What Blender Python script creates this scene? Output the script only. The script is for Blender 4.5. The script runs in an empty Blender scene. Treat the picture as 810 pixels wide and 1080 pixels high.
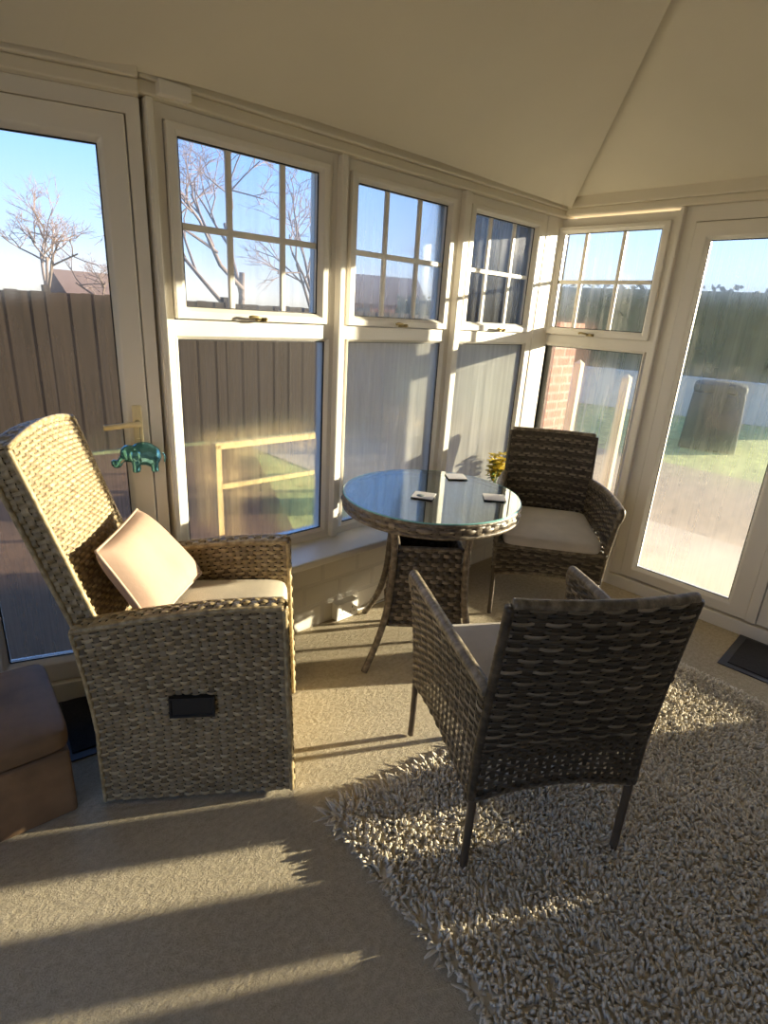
import bpy, bmesh, math, random
import numpy as np
from mathutils import Vector, Matrix
random.seed(7); rng = np.random.default_rng(7)
SC = bpy.context.scene; COL = SC.collection
PI = math.pi
# ------------------------------------------------------------------ materials
def srgb(r, g, b):
    f = lambda c: (c/255/12.92) if c/255 <= .04045 else ((c/255+.055)/1.055)**2.4
    return (f(r), f(g), f(b), 1)
class NT:
    def __init__(s, name):
        s.m = bpy.data.materials.new(name); s.m.use_nodes = True
        s.t = s.m.node_tree; s.t.nodes.clear()
        s.out = s.n('ShaderNodeOutputMaterial')
    def n(s, k, **kw):
        nd = s.t.nodes.new(k)
        for a, v in kw.items():
            if a.startswith('i_'):
                key = a[2:]; nd.inputs[int(key) if key.isdigit() else key.replace('_', ' ')].default_value = v
            else: setattr(nd, a, v)
        return nd
    def l(s, a, b): s.t.links.new(a, b)
    def ramp(s, fac, stops):
        r = s.n('ShaderNodeValToRGB'); e = r.color_ramp.elements
        c4 = lambda c: tuple(c) if len(c) == 4 else (*c, 1)
        e[0].position = stops[0][0]; e[0].color = c4(stops[0][1]); e[1].position = stops[-1][0]; e[1].color = c4(stops[-1][1])
        for p, c in stops[1:-1]: q = e.new(p); q.color = c4(c)
        s.l(fac, r.inputs[0]); return r.outputs[0]
    def noise(s, scale, vec=None, detail=3, rough=.55, stretch=None, coord='Object', seed=0):
        if vec is None:
            tc = s.n('ShaderNodeTexCoord'); vec = tc.outputs[coord]
        if stretch or seed:
            mp = s.n('ShaderNodeMapping'); s.l(vec, mp.inputs[0])
            mp.inputs['Scale'].default_value = stretch or (1, 1, 1); mp.inputs['Location'].default_value = (seed*3.7, seed*1.3, seed*2.1); vec = mp.outputs[0]
        nz = s.n('ShaderNodeTexNoise'); nz.inputs['Scale'].default_value = scale; nz.inputs['Detail'].default_value = detail; nz.inputs['Roughness'].default_value = rough
        s.l(vec, nz.inputs['Vector']); return nz.outputs[0]
    def bump(s, h, strength=.3, dist=.01):
        b = s.n('ShaderNodeBump'); b.inputs['Strength'].default_value = strength; b.inputs['Distance'].default_value = dist
        s.l(h, b.inputs['Height']); return b.outputs[0]
    def bsdf(s, color=None, rough=.5, metal=0, spec=.5, normal=None, **kw):
        p = s.n('ShaderNodeBsdfPrincipled'); p.inputs['Roughness'].default_value = rough; p.inputs['Metallic'].default_value = metal
        p.inputs['Specular IOR Level'].default_value = spec
        if color is not None:
            if hasattr(color, 'is_output'): s.l(color, p.inputs['Base Color'])
            else: p.inputs['Base Color'].default_value = color
        if normal is not None: s.l(normal, p.inputs['Normal'])
        for k, v in kw.items(): p.inputs[k.replace('_', ' ')].default_value = v
        s.l(p.outputs[0], s.out.inputs[0]); return p
def plain(name, c, rough=.5, metal=0, spec=.5, var=.08, scale=6, bump=0, bscale=80):
    t = NT(name); lo = tuple(x*(1-var) for x in c[:3]); hi = tuple(min(1, x*(1+var)) for x in c[:3])
    col = t.ramp(t.noise(scale), [(.3, lo), (.7, hi)])
    nrm = t.bump(t.noise(bscale, detail=4), bump, .004) if bump else None
    t.bsdf(col, rough, metal, spec, nrm); return t.m
M = {}
M['upvc'] = plain('upvc_white', (.80, .76, .68, 1), .32, var=.02, scale=3)
M['beam'] = plain('beam_paint', (.74, .68, .55, 1), .45, var=.03, scale=4)
M['ceil'] = plain('ceiling_plaster', (.74, .68, .54, 1), .8, var=.04, scale=1.5, bump=.15, bscale=30)
M['brass'] = plain('aged_brass', (.35, .27, .12, 1), .35, .8)
M['cream'] = plain('cream_plastic', (.78, .68, .42, 1), .35, var=.03)
M['steel'] = plain('dark_steel', (.06, .06, .06, 1), .4, .6)
M['white_plastic'] = plain('white_plastic', (.82, .80, .76, 1), .4, var=.02)
M['black'] = plain('black_plastic', (.008, .008, .008, 1), .6)
M['rubber'] = plain('black_gasket', (.012, .013, .018, 1), .5)
M['cushion'] = plain('cushion_canvas', (.56, .51, .44, 1), .9, var=.08, scale=9, bump=.5, bscale=400)
M['rcushion'] = plain('recliner_cushion_canvas', (.50, .44, .34, 1), .9, var=.12, scale=7, bump=.5, bscale=400)
M['pillow'] = plain('pillow_suedette', (.38, .26, .19, 1), .85, var=.06, scale=8, bump=.2, bscale=60)
M['piping'] = plain('pillow_piping', (.46, .34, .25, 1), .8)
M['leather'] = plain('ottoman_suede', (.20, .118, .058, 1), .62, var=.3, scale=7, bump=.35, bscale=35)
M['mat'] = plain('mat_fibre', (.012, .011, .014, 1), .95, var=.4, scale=60, bump=.8, bscale=250)
M['matedge'] = plain('mat_rubber_edge', (.03, .027, .034, 1), .6)
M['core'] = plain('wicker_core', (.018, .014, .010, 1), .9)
M['wicker_frame'] = None
def wicker(name, lo, mid, hi, seed, rough=.42):
    t = NT(name); tc = t.n('ShaderNodeTexCoord')
    a = t.noise(1.0, tc.outputs['UV'], 2, .5, (9, 1.37, 1), seed=seed)      # each strand its own tone, fading along it
    b = t.noise(1.0, tc.outputs['UV'], 2, .6, (60, 9, 1), seed=seed+1)
    mx = t.n('ShaderNodeMath', operation='MULTIPLY_ADD'); t.l(a, mx.inputs[0]); mx.inputs[1].default_value = .75
    m2 = t.n('ShaderNodeMath', operation='MULTIPLY'); t.l(b, m2.inputs[0]); m2.inputs[1].default_value = .25
    t.l(m2.outputs[0], mx.inputs[2])
    col = t.ramp(mx.outputs[0], [(.33, lo), (.5, mid), (.66, hi)])
    grain = t.noise(1.0, tc.outputs['UV'], 2, .5, (12, 60, 1))
    t.bsdf(col, rough, 0, .45, t.bump(grain, .25, .002)); return t.m
M['wick_r'] = wicker('recliner_rattan', (.19, .14, .068), (.34, .26, .135), (.51, .41, .24), 1)
M['wick_rd'] = wicker('recliner_rattan_stake', (.14, .10, .055), (.24, .18, .105), (.34, .27, .17), 2)
M['wick_c'] = wicker('chair_rattan', (.085, .065, .038), (.165, .13, .082), (.29, .235, .16), 4)
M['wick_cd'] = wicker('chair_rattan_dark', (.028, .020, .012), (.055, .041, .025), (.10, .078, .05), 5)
M['leg'] = plain('dark_leg_tube', (.085, .065, .045, 1), .45, .2, var=.15)
M['wick_t'] = wicker('table_rattan', (.07, .052, .034), (.14, .11, .075), (.26, .21, .15), 8)
def carpet():
    t = NT('carpet_beige')
    big = t.noise(1.1, detail=2); fine = t.noise(240, detail=3, rough=.7)
    mid = t.noise(42, detail=4, rough=.65, stretch=(1, 1.5, 1))
    mix = t.n('ShaderNodeMath', operation='MULTIPLY_ADD'); t.l(fine, mix.inputs[0]); mix.inputs[1].default_value = .45
    m3 = t.n('ShaderNodeMath', operation='MULTIPLY'); t.l(mid, m3.inputs[0]); m3.inputs[1].default_value = .55; t.l(m3.outputs[0], mix.inputs[2])
    col = t.ramp(mix.outputs[0], [(.3, (.37, .305, .205)), (.7, (.66, .575, .42))])
    b1 = t.bump(mid, .55, .02)
    b = t.n('ShaderNodeBump', i_Strength=.6, i_Distance=.006); t.l(fine, b.inputs['Height']); t.l(b1, b.inputs['Normal'])
    t.bsdf(col, .95, 0, .1, b.outputs[0]); return t.m
M['carpet'] = carpet()
def rugm():
    t = NT('shag_yarn'); tc = t.n('ShaderNodeTexCoord')
    col = t.ramp(t.noise(1.0, tc.outputs['UV'], 1), [(.3, (.52, .455, .34)), (.7, (.80, .73, .60))])
    t.bsdf(col, .85, 0, .15); return t.m
M['rug'] = rugm()
def brick(name, c1, c2, mortar, sx, bw, bh, paint=False, rot=(PI/2, 0, 0)):
    t = NT(name); tc = t.n('ShaderNodeTexCoord'); mp = t.n('ShaderNodeMapping'); t.l(tc.outputs['Object'], mp.inputs[0]); mp.inputs['Rotation'].default_value = rot
    b = t.n('ShaderNodeTexBrick'); t.l(mp.outputs[0], b.inputs[0])
    b.inputs['Color1'].default_value = c1; b.inputs['Color2'].default_value = c2; b.inputs['Mortar'].default_value = mortar
    b.inputs['Scale'].default_value = sx; b.inputs['Brick Width'].default_value = bw; b.inputs['Row Height'].default_value = bh; b.inputs['Mortar Size'].default_value = .012; b.inputs['Mortar Smooth'].default_value = .3
    inv = t.n('ShaderNodeMath', operation='SUBTRACT'); inv.inputs[0].default_value = 1; t.l(b.outputs['Fac'], inv.inputs[1])
    b1 = t.bump(inv.outputs[0], .5, .006)
    t.bsdf(b.outputs[0], .6 if paint else .85, 0, .3, b1); return t.m
M['dwarf'] = brick('painted_block', (.72, .68, .60, 1), (.70, .66, .58, 1), (.66, .62, .55, 1), 1, .22, .115, True)
M['redbrick'] = brick('red_brick', (.30, .10, .06, 1), (.22, .075, .05, 1), (.28, .22, .18, 1), 1, .225, .075)
def wood(name, lo, hi, stretch=(25, 25, 1.2), rough=.75):
    t = NT(name); t.bsdf(t.ramp(t.noise(1.5, stretch=stretch, detail=4), [(.3, lo), (.7, hi)]), rough, 0, .2); return t.m
M['fence'] = wood('fence_wood_shaded', (.010, .0065, .004), (.028, .018, .011))  # wood colour darkened in place of shade missing from the fence
M['rail'] = wood('new_timber', (.55, .40, .16), (.75, .58, .28), (1.2, 25, 25))
M['post'] = wood('pale_post', (.5, .42, .25), (.7, .6, .4))
M['bark'] = plain('bark', (.15, .11, .095, 1), .9, var=.2)
M['twig'] = plain('twig', (.24, .17, .15, 1), .9, var=.2)
M['lawn'] = plain('lawn', (.34, .35, .10, 1), .95, var=.45, scale=7, bump=.8, bscale=60)
M['soil'] = plain('red_soil', (.11, .055, .022, 1), .95, var=.4, scale=9, bump=.6, bscale=30)
M['slab'] = plain('paving_slab', (.50, .40, .26, 1), .85, var=.16, scale=4, bump=.3, bscale=40)
M['gravel'] = plain('tan_gravel', (.30, .22, .125, 1), .95, var=.35, scale=9, bump=.8, bscale=50)
M['leaf'] = plain('hedge_leaf', (.055, .075, .03, 1), .8, var=.5, scale=10)
M['cover'] = plain('green_cover', (.018, .028, .016, 1), .7, var=.2)
M['green'] = plain('green_bench', (.05, .12, .05, 1), .5, var=.25)
M['render'] = plain('pale_render', (.60, .56, .48, 1), .85)
M['roof'] = plain('roof_tile', (.12, .08, .07, 1), .85, var=.25, scale=20)
M['houseglass'] = plain('house_window', (.05, .06, .08, 1), .15)
M['yleaf'] = plain('yellow_petal', (.62, .46, .03, 1), .5, var=.35, scale=60)
M['gleaf'] = plain('plant_leaf', (.10, .16, .03, 1), .5, var=.3, scale=40)
M['pot'] = plain('dark_pot', (.03, .028, .025, 1), .4)
M['coaster'] = plain('coaster_top', (.70, .66, .62, 1), .3, var=.05)
M['cork'] = plain('coaster_cork', (.05, .035, .025, 1), .8)
M['print'] = plain('coaster_print', (.10, .13, .12, 1), .35, var=.5, scale=90)
def teal():
    t = NT('teal_mirror_glass')
    col = t.ramp(t.noise(22), [(.3, (.06, .29, .35)), (.7, (.24, .60, .68))])
    t.bsdf(col, .10, .75, .8); return t.m
M['teal'] = teal()
M['thread'] = plain('thread', (.3, .3, .25, 1), .8)
def pane(name, fog, seed, streak=.5, refr=.5, dif=.4, clear_top=0, lo=.25):
    """window glass with condensation: clear glass with patches and runs of fine droplets"""
    t = NT(name)
    big = t.noise(1.6, seed=seed, detail=2); run = t.noise(1.0, stretch=(38, 38, 1.1), seed=seed+2, detail=3); drops = t.noise(130, seed=seed, detail=2, stretch=(1, 1, .45))
    a = t.n('ShaderNodeMath', operation='MULTIPLY_ADD'); t.l(run, a.inputs[0]); a.inputs[1].default_value = streak
    s2 = t.n('ShaderNodeMath', operation='MULTIPLY'); t.l(big, s2.inputs[0]); s2.inputs[1].default_value = 1-streak; t.l(s2.outputs[0], a.inputs[2])
    mr = t.n('ShaderNodeMapRange'); t.l(a.outputs[0], mr.inputs[0]); mr.inputs[1].default_value = .35; mr.inputs[2].default_value = .62
    mr.inputs[3].default_value = fog*lo; mr.inputs[4].default_value = fog
    mask = mr.outputs[0]
    if clear_top:                                                       # the upper part of this pane has dried
        tc = t.n('ShaderNodeTexCoord'); sp = t.n('ShaderNodeSeparateXYZ'); t.l(tc.outputs['Object'], sp.inputs[0])
        m2 = t.n('ShaderNodeMapRange'); t.l(sp.outputs[2], m2.inputs[0]); m2.inputs[1].default_value = clear_top-.25; m2.inputs[2].default_value = clear_top+.1; m2.inputs[3].default_value = 1; m2.inputs[4].default_value = .12
        mm = t.n('ShaderNodeMath', operation='MULTIPLY'); t.l(mask, mm.inputs[0]); t.l(m2.outputs[0], mm.inputs[1]); mask = mm.outputs[0]
    tr = t.n('ShaderNodeBsdfTransparent'); tr.inputs[0].default_value = (.93, .96, .95, 1)
    tl = t.n('ShaderNodeBsdfTranslucent'); tl.inputs[0].default_value = (.84, .83, .72, 1)
    df = t.n('ShaderNodeBsdfDiffuse'); df.inputs[0].default_value = (.82, .81, .74, 1)
    rf = t.n('ShaderNodeBsdfRefraction'); rf.inputs['IOR'].default_value = 1.12; rf.inputs['Roughness'].default_value = .45
    t.l(t.bump(drops, .3, .002), rf.inputs['Normal'])
    x1 = t.n('ShaderNodeMixShader'); x1.inputs[0].default_value = dif; t.l(tl.outputs[0], x1.inputs[1]); t.l(df.outputs[0], x1.inputs[2])
    x2 = t.n('ShaderNodeMixShader'); x2.inputs[0].default_value = refr; t.l(x1.outputs[0], x2.inputs[1]); t.l(rf.outputs[0], x2.inputs[2])
    x3 = t.n('ShaderNodeMixShader'); t.l(mask, x3.inputs[0]); t.l(tr.outputs[0], x3.inputs[1]); t.l(x2.outputs[0], x3.inputs[2])
    gl = t.n('ShaderNodeBsdfGlossy'); gl.inputs['Roughness'].default_value = .03
    fr = t.n('ShaderNodeFresnel'); fr.inputs['IOR'].default_value = 1.35
    x4 = t.n('ShaderNodeMixShader'); t.l(fr.outputs[0], x4.inputs[0]); t.l(x3.outputs[0], x4.inputs[1]); t.l(gl.outputs[0], x4.inputs[2])
    t.l(x4.outputs[0], t.out.inputs[0]); return t.m
def tableglass():
    t = NT('table_glass')
    tr = t.n('ShaderNodeBsdfTransparent'); tr.inputs[0].default_value = (.80, .93, .92, 1)
    gl = t.n('ShaderNodeBsdfGlossy'); gl.inputs['Roughness'].default_value = .015
    lw = t.n('ShaderNodeLayerWeight'); lw.inputs[0].default_value = .5
    fr = t.n('ShaderNodeMapRange'); t.l(lw.outputs['Facing'], fr.inputs[0]); fr.inputs[1].default_value = .2; fr.inputs[2].default_value = .9; fr.inputs[3].default_value = .06; fr.inputs[4].default_value = .68
    x = t.n('ShaderNodeMixShader'); t.l(fr.outputs[0], x.inputs[0]); t.l(tr.outputs[0], x.inputs[1]); t.l(gl.outputs[0], x.inputs[2]); t.l(x.outputs[0], t.out.inputs[0]); return t.m
M['tglass'] = tableglass()
def glassedge():
    t = NT('glass_edge'); t.bsdf((.22, .50, .48, 1), .1, 0, .6); return t.m
M['gedge'] = glassedge()
# ------------------------------------------------------------------ objects
def tag(o, label=None, cat=None, group=None, kind=None):
    if label: o['label'] = label
    if cat: o['category'] = cat
    if group: o['group'] = group
    if kind: o['kind'] = kind
    return o
def empty(name, loc=(0, 0, 0), rz=0, **kw):
    o = bpy.data.objects.new(name, None); COL.objects.link(o); o.location = loc; o.rotation_euler = (0, 0, rz); o.empty_display_size = .1
    return tag(o, **kw)
class MB:
    def __init__(s): s.v = []; s.f = []; s.uv = []; s.mi = []; s.sm = []; s.n = 0
    def add(s, verts, faces, uvs=None, mi=0, smooth=False):
        verts = np.asarray(verts, float); s.v.append(verts)
        for k, f in enumerate(faces):
            s.f.append([i+s.n for i in f]); s.mi.append(mi); s.sm.append(smooth)
            s.uv.append(uvs[k] if uvs is not None else [(0, 0)]*len(f))
        s.n += len(verts); return s
    def box(s, a, b, mi=0, R=None, org=(0, 0, 0)):
        x0, y0, z0 = a; x1, y1, z1 = b
        v = np.array([(x, y, z) for z in (z0, z1) for y in (y0, y1) for x in (x0, x1)], float)
        if R is not None: v = v@np.asarray(R).T+np.asarray(org)
        u = [(0, 0), (1, 0), (1, 1), (0, 1)]
        return s.add(v, [(0, 2, 3, 1), (4, 5, 7, 6), (0, 1, 5, 4), (2, 6, 7, 3), (0, 4, 6, 2), (1, 3, 7, 5)], [u]*6, mi)
    def tube(s, pts, r, seg=8, mi=0, cap=True, uvw=1.0, flat=None):
        pts = [np.asarray(p, float) for p in pts]; n = len(pts); rr = r if hasattr(r, '__len__') else [r]*n
        V = []; up = None; L = 0
        Ls = [0]
        for i in range(1, n): L += np.linalg.norm(pts[i]-pts[i-1]); Ls.append(L)
        for i in range(n):
            t = pts[min(i+1, n-1)]-pts[max(i-1, 0)]; t = t/(np.linalg.norm(t)+1e-12)
            if up is None:
                a = np.array([0, 0, 1.]) if abs(t[2]) < .9 else np.array([1., 0, 0]); up = np.cross(np.cross(t, a), t)
            up = up-t*(up@t); up /= np.linalg.norm(up); sd = np.cross(t, up)
            for k in range(seg):
                a = 2*PI*k/seg; V.append(pts[i]+rr[i]*(math.cos(a)*up+math.sin(a)*sd))
        F = []; U = []
        for i in range(n-1):
            for k in range(seg):
                k2 = (k+1) % seg; F.append((i*seg+k, i*seg+k2, (i+1)*seg+k2, (i+1)*seg+k))
                U.append([(k/seg*.3, Ls[i]*uvw), ((k+1)/seg*.3, Ls[i]*uvw), ((k+1)/seg*.3, Ls[i+1]*uvw), (k/seg*.3, Ls[i+1]*uvw)])
        if cap:
            F += [tuple(range(seg))[::-1], tuple((n-1)*seg+k for k in range(seg))]; U += [[(0, 0)]*seg]*2
        return s.add(V, F, U, mi, True)
    def lathe(s, prof, seg=32, org=(0, 0, 0), mi=0):
        V = []; F = []; n = len(prof); U = []
        for (r, z) in prof:
            for k in range(seg):
                a = 2*PI*k/seg; V.append((org[0]+r*math.cos(a), org[1]+r*math.sin(a), org[2]+z))
        for i in range(n-1):
            for k in range(seg):
                k2 = (k+1) % seg; F.append((i*seg+k, i*seg+k2, (i+1)*seg+k2, (i+1)*seg+k)); U.append([(k/seg, i), ((k+1)/seg, i), ((k+1)/seg, i+1), (k/seg, i+1)])
        return s.add(V, F, U, mi, True)
    def grid(s, P, mi=0, smooth=True, closed=False):
        nu, nv = len(P), len(P[0]); V = np.array(P, float).reshape(-1, 3); F = []; U = []
        for i in range(nu-1):
            for j in range(nv-1):
                F.append((i*nv+j, (i+1)*nv+j, (i+1)*nv+j+1, i*nv+j+1)); U.append([(i/nu, j/nv), ((i+1)/nu, j/nv), ((i+1)/nu, (j+1)/nv), (i/nu, (j+1)/nv)])
        return s.add(V, F, U, mi, smooth)
    def xf(s, R, t):
        s.v = [v@np.asarray(R).T+np.asarray(t) for v in s.v]; return s
    def build(s, name, mats, parent=None, bevel=0, seg=2, subsurf=0, loc=None, rz=0, autosmooth=False):
        me = bpy.data.meshes.new(name); V = np.concatenate(s.v)
        me.from_pydata(V.tolist(), [], s.f)
        for m in (mats if isinstance(mats, (list, tuple)) else [mats]): me.materials.append(M[m] if isinstance(m, str) else m)
        me.polygons.foreach_set('material_index', s.mi); me.polygons.foreach_set('use_smooth', s.sm)
        ul = me.uv_layers.new(name='UVMap'); ul.data.foreach_set('uv', np.array([c for q in s.uv for c in q], np.float32).ravel())
        me.update()
        o = bpy.data.objects.new(name, me); COL.objects.link(o)
        if parent is not None: o.parent = parent
        if loc is not None: o.location = loc
        o.rotation_euler[2] = rz
        if bevel:
            b = o.modifiers.new('bevel', 'BEVEL'); b.width = bevel; b.segments = seg; b.limit_method = 'ANGLE'; b.angle_limit = .6
        if subsurf:
            u = o.modifiers.new('sub', 'SUBSURF'); u.levels = u.render_levels = subsurf
        return o
def rounded(size, r, name, mats, parent=None, loc=(0, 0, 0), puff=0, cuts=6, taper=None):
    """a cushion: a box with rounded edges and softly bulging faces"""
    bm = bmesh.new(); bmesh.ops.create_cube(bm, size=1)
    bmesh.ops.subdivide_edges(bm, edges=bm.edges[:], cuts=cuts, use_grid_fill=True)
    for v in bm.verts:
        x, y, z = v.co*2
        f = lambda q: math.copysign(1-(1-abs(q))**1.0, q)
        p = Vector((x*size[0]/2, y*size[1]/2, z*size[2]/2))
        inner = Vector((max(-size[0]/2+r, min(size[0]/2-r, p.x)), max(-size[1]/2+r, min(size[1]/2-r, p.y)), max(-size[2]/2+r, min(size[2]/2-r, p.z))))
        d = p-inner
        if d.length > 0: p = inner+d.normalized()*min(r, d.length) if d.length > r else p
        p.z += puff*math.copysign(1, z)*(1-x*x)*(1-y*y) if abs(z) > .01 else 0
        if taper: p.x *= 1+taper*y/2
        v.co = p
    me = bpy.data.meshes.new(name); bm.to_mesh(me); bm.free()
    for p in me.polygons: p.use_smooth = True
    for m in (mats if isinstance(mats, (list, tuple)) else [mats]): me.materials.append(M[m])
    o = bpy.data.objects.new(name, me); COL.objects.link(o); o.parent = parent; o.location = loc
    u = o.modifiers.new('sub', 'SUBSURF'); u.levels = u.render_levels = 1
    return o
def weave(mb, S, nr, nc, amp=.003, fill=.44, mi=0, seed=0, smi=None, rowmi=None, vfill=.3, over=1, lift=.0, spp=4):
    """real basketwork over the surface S(u, v) with u along the rows: nr flat strands over and under nc stakes"""
    def fr(u, v):
        e = 1e-3; p = np.array(S(u, v)); du = np.array(S(min(u+e, 1), v))-np.array(S(max(u-e, 0), v)); dv = np.array(S(u, min(v+e, 1)))-np.array(S(u, max(v-e, 0)))
        n = np.cross(du, dv); n /= (np.linalg.norm(n)+1e-12); return p, n
    ns = nc*spp+1
    us = np.linspace(0, 1, ns)
    for i in range(nr):
        off = rng.random()*7+seed; vc = (i+.5)/nr
        V = []; F = []; U = []
        ph = (i//over) % 2
        for j, u in enumerate(us):
            w = math.cos(PI*(u*nc-.5))*(1 if ph == 0 else -1) if nc else 0
            w = math.copysign(abs(w)**.5, w)
            for c, (dv, dn) in enumerate(((-fill, -.35), (-fill*.5, .25), (0, .42), (fill*.5, .25), (fill, -.35))):
                p, n = fr(u, min(max(vc+dv/nr, 0), 1)); V.append(p+n*(amp*(w+dn*.9)+lift))
        for j in range(ns-1):
            for c in range(4):
                F.append((j*5+c, (j+1)*5+c, (j+1)*5+c+1, j*5+c+1)); U.append([(us[j]*nc*.03, i*1.3+off+c*.1), (us[j+1]*nc*.03, i*1.3+off+c*.1), (us[j+1]*nc*.03, i*1.3+off+c*.1+.1), (us[j]*nc*.03, i*1.3+off+c*.1+.1)])
        mb.add(V, F, U, mi if rowmi is None else rowmi(i), True)
    for k in range(nc):
        uc = (k+.5)/nc; V = []; F = []; U = []; off = rng.random()*7; m = max(2, nr*2+1); vs = np.linspace(0, 1, m)
        for j, v in enumerate(vs):
            for c, du in enumerate((-vfill, 0, vfill)):
                p, n = fr(min(max(uc+du/nc, 0), 1), v); V.append(p+n*(amp*(.15 if c == 1 else -.1)+lift))
        for j in range(m-1):
            for c in range(2): F.append((j*3+c, j*3+c+1, (j+1)*3+c+1, (j+1)*3+c)); U.append([(vs[j]*nr*.03, off), (vs[j]*nr*.03, off+.1), (vs[j+1]*nr*.03, off+.1), (vs[j+1]*nr*.03, off)])
        mb.add(V, F, U, mi if smi is None else smi, True)
    return mb
def wrap(mb, pts, r, mi=0, pitch=.016, seg=10, squash=None):
    """a rail wound round with flat strand: beads of winding along the path"""
    P = [np.asarray(p, float) for p in pts]; L = [0]
    for i in range(1, len(P)): L.append(L[-1]+np.linalg.norm(P[i]-P[i-1]))
    n = max(3, int(L[-1]/pitch)); Q = []; R = []
    def at(s):
        for i in range(1, len(P)):
            if s <= L[i] or i == len(P)-1:
                f = (s-L[i-1])/(L[i]-L[i-1]+1e-9); return P[i-1]*(1-f)+P[i]*f
    for k in range(n):
        for f, g in ((0., .95), (.25, 1.), (.6, 1.), (.88, .97)):
            Q.append(at(L[-1]*(k+f)/n)); R.append(r*g)
    mb.tube(Q, R, seg, mi, True, 30.); return mb
def bez(pts, n=24):
    P = [np.asarray(p, float) for p in pts]; out = []
    for i in range(len(P)-1):
        p0 = P[max(i-1, 0)]; p1 = P[i]; p2 = P[i+1]; p3 = P[min(i+2, len(P)-1)]
        for k in range(n):
            t = k/n; out.append(.5*((2*p1)+(-p0+p2)*t+(2*p0-5*p1+4*p2-p3)*t*t+(-p0+3*p1-3*p2+p3)*t**3))
    out.append(P[-1]); return out
# ------------------------------------------------------------------ camera
cam = bpy.data.cameras.new('camera'); co = bpy.data.objects.new('camera', cam); COL.objects.link(co); SC.camera = co
cam.sensor_fit = 'VERTICAL'; cam.sensor_height = 24; cam.lens = 593.7/1080*24; cam.clip_start = .02; cam.clip_end = 300
yaw, pit, rol = .763, -.339, .062
fw = np.array([math.sin(yaw)*math.cos(pit), math.cos(yaw)*math.cos(pit), math.sin(pit)]); rr = np.array([math.cos(yaw), -math.sin(yaw), 0]); uu = np.cross(rr, fw)
r2 = math.cos(rol)*rr+math.sin(rol)*uu; u2 = -math.sin(rol)*rr+math.cos(rol)*uu
co.matrix_world = Matrix([[r2[0], u2[0], -fw[0], -3.285], [r2[1], u2[1], -fw[1], -2.074], [r2[2], u2[2], -fw[2], 1.495], [0, 0, 0, 1]])
# ------------------------------------------------------------------ light
w = bpy.data.worlds.new('sky'); SC.world = w; w.use_nodes = True; wt = w.node_tree; wt.nodes.clear()
wo = wt.nodes.new('ShaderNodeOutputWorld'); bg = wt.nodes.new('ShaderNodeBackground'); tc = wt.nodes.new('ShaderNodeTexCoord'); sp = wt.nodes.new('ShaderNodeSeparateXYZ'); rp = wt.nodes.new('ShaderNodeValToRGB'); mr = wt.nodes.new('ShaderNodeMapRange')
wt.links.new(tc.outputs['Generated'], sp.inputs[0]); wt.links.new(sp.outputs[2], mr.inputs[0]); mr.inputs[1].default_value = -1; mr.inputs[2].default_value = 1
wt.links.new(mr.outputs[0], rp.inputs[0])
e = rp.color_ramp.elements
e[0].position = 0; e[0].color = (.22, .18, .13, 1); e[1].position = 1; e[1].color = (.12, .26, .75, 1)
for p, c in ((.485, (.42, .36, .28)), (.505, (.74, .70, .68)), (.54, (.46, .60, .86)), (.61, (.24, .46, .95))):
    q = e.new(p); q.color = (*c, 1)
wt.links.new(rp.outputs[0], bg.inputs[0]); bg.inputs[1].default_value = 1.0; wt.links.new(bg.outputs[0], wo.inputs[0])
sl = bpy.data.lights.new('sun', 'SUN'); so = bpy.data.objects.new('sun', sl); COL.objects.link(so)
el = math.radians(8.0); az = math.radians(-28.5)
sd = Vector((math.cos(az)*math.cos(el), math.sin(az)*math.cos(el), math.sin(el)))
so.rotation_euler = sd.to_track_quat('Z', 'Y').to_euler(); so.location = (12, -6, 3)
sl.energy = 14.5; sl.color = (1, .84, .62); sl.angle = math.radians(.7)
# ------------------------------------------------------------------ the room
ST = 'structure'
def sheet(pts, thick, up=(0, 0, 1)):
    mb = MB(); P = np.array(pts, float); n = len(P); up = np.array(up)*thick
    V = np.vstack([P, P+up]); F = [tuple(range(n))[::-1], tuple(range(n, 2*n))]+[(i, (i+1) % n, (i+1) % n+n, i+n) for i in range(n)]
    return mb.add(V, F)
tag(sheet([(-5.2, -4.6, -.1), (.02, -4.6, -.1), (.02, .02, -.1), (-2.5, .02, -.1), (-4.2, .62, -.1), (-5.2, .97, -.1)], .1).build('floor', 'carpet'), 'beige textured pile carpet across the whole room', 'floor', kind=ST)
# hipped ceiling
Z0 = 2.175; mL, mR = .47, .41
e0 = .10
def hip(t): return (-e0-t*mL/mR, -e0-t, Z0+t*mL)
T = 1.5; hx, hy, hz = hip(T)
prof = [(-2.36, 0), (-1.9, .012), (-1.2, .012), (-.6, .004), (-e0, 0)]
mb = MB(); zz = Z0
A = [(-5.2, .82, zz-.02), (-3.6, .27, zz-.015), (-2.7, -.045, zz-.006)]+[(x, -e0, zz+d) for x, d in prof]
top = [(-5.2, hy, hz), (-3.6, hy, hz), (-2.7, hy, hz)]+[(x*0+min(hx, x), hy, hz) for x, d in prof]
n = len(A); V = A+top; F = [(i, i+1, n+i+1, n+i) for i in range(n-1)]
mb.add(V, F, None, 0, False)
mb.add([(-e0, -e0, zz), (-e0, -4.6, zz), (hx, -4.6, hz), (hx, hy, hz)], [(0, 3, 2, 1)])
mb.add([(-5.2, hy, hz), (hx, hy, hz), (hx, -4.6, hz), (-5.2, -4.6, hz)], [(0, 1, 2, 3)])
ce = mb.build('ceiling', 'ceil'); tag(ce, 'cream plastered hipped ceiling sloping up from the windows', 'ceiling', kind=ST)
sm = ce.modifiers.new('solid', 'SOLIDIFY'); sm.thickness = .06; sm.offset = 1
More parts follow.
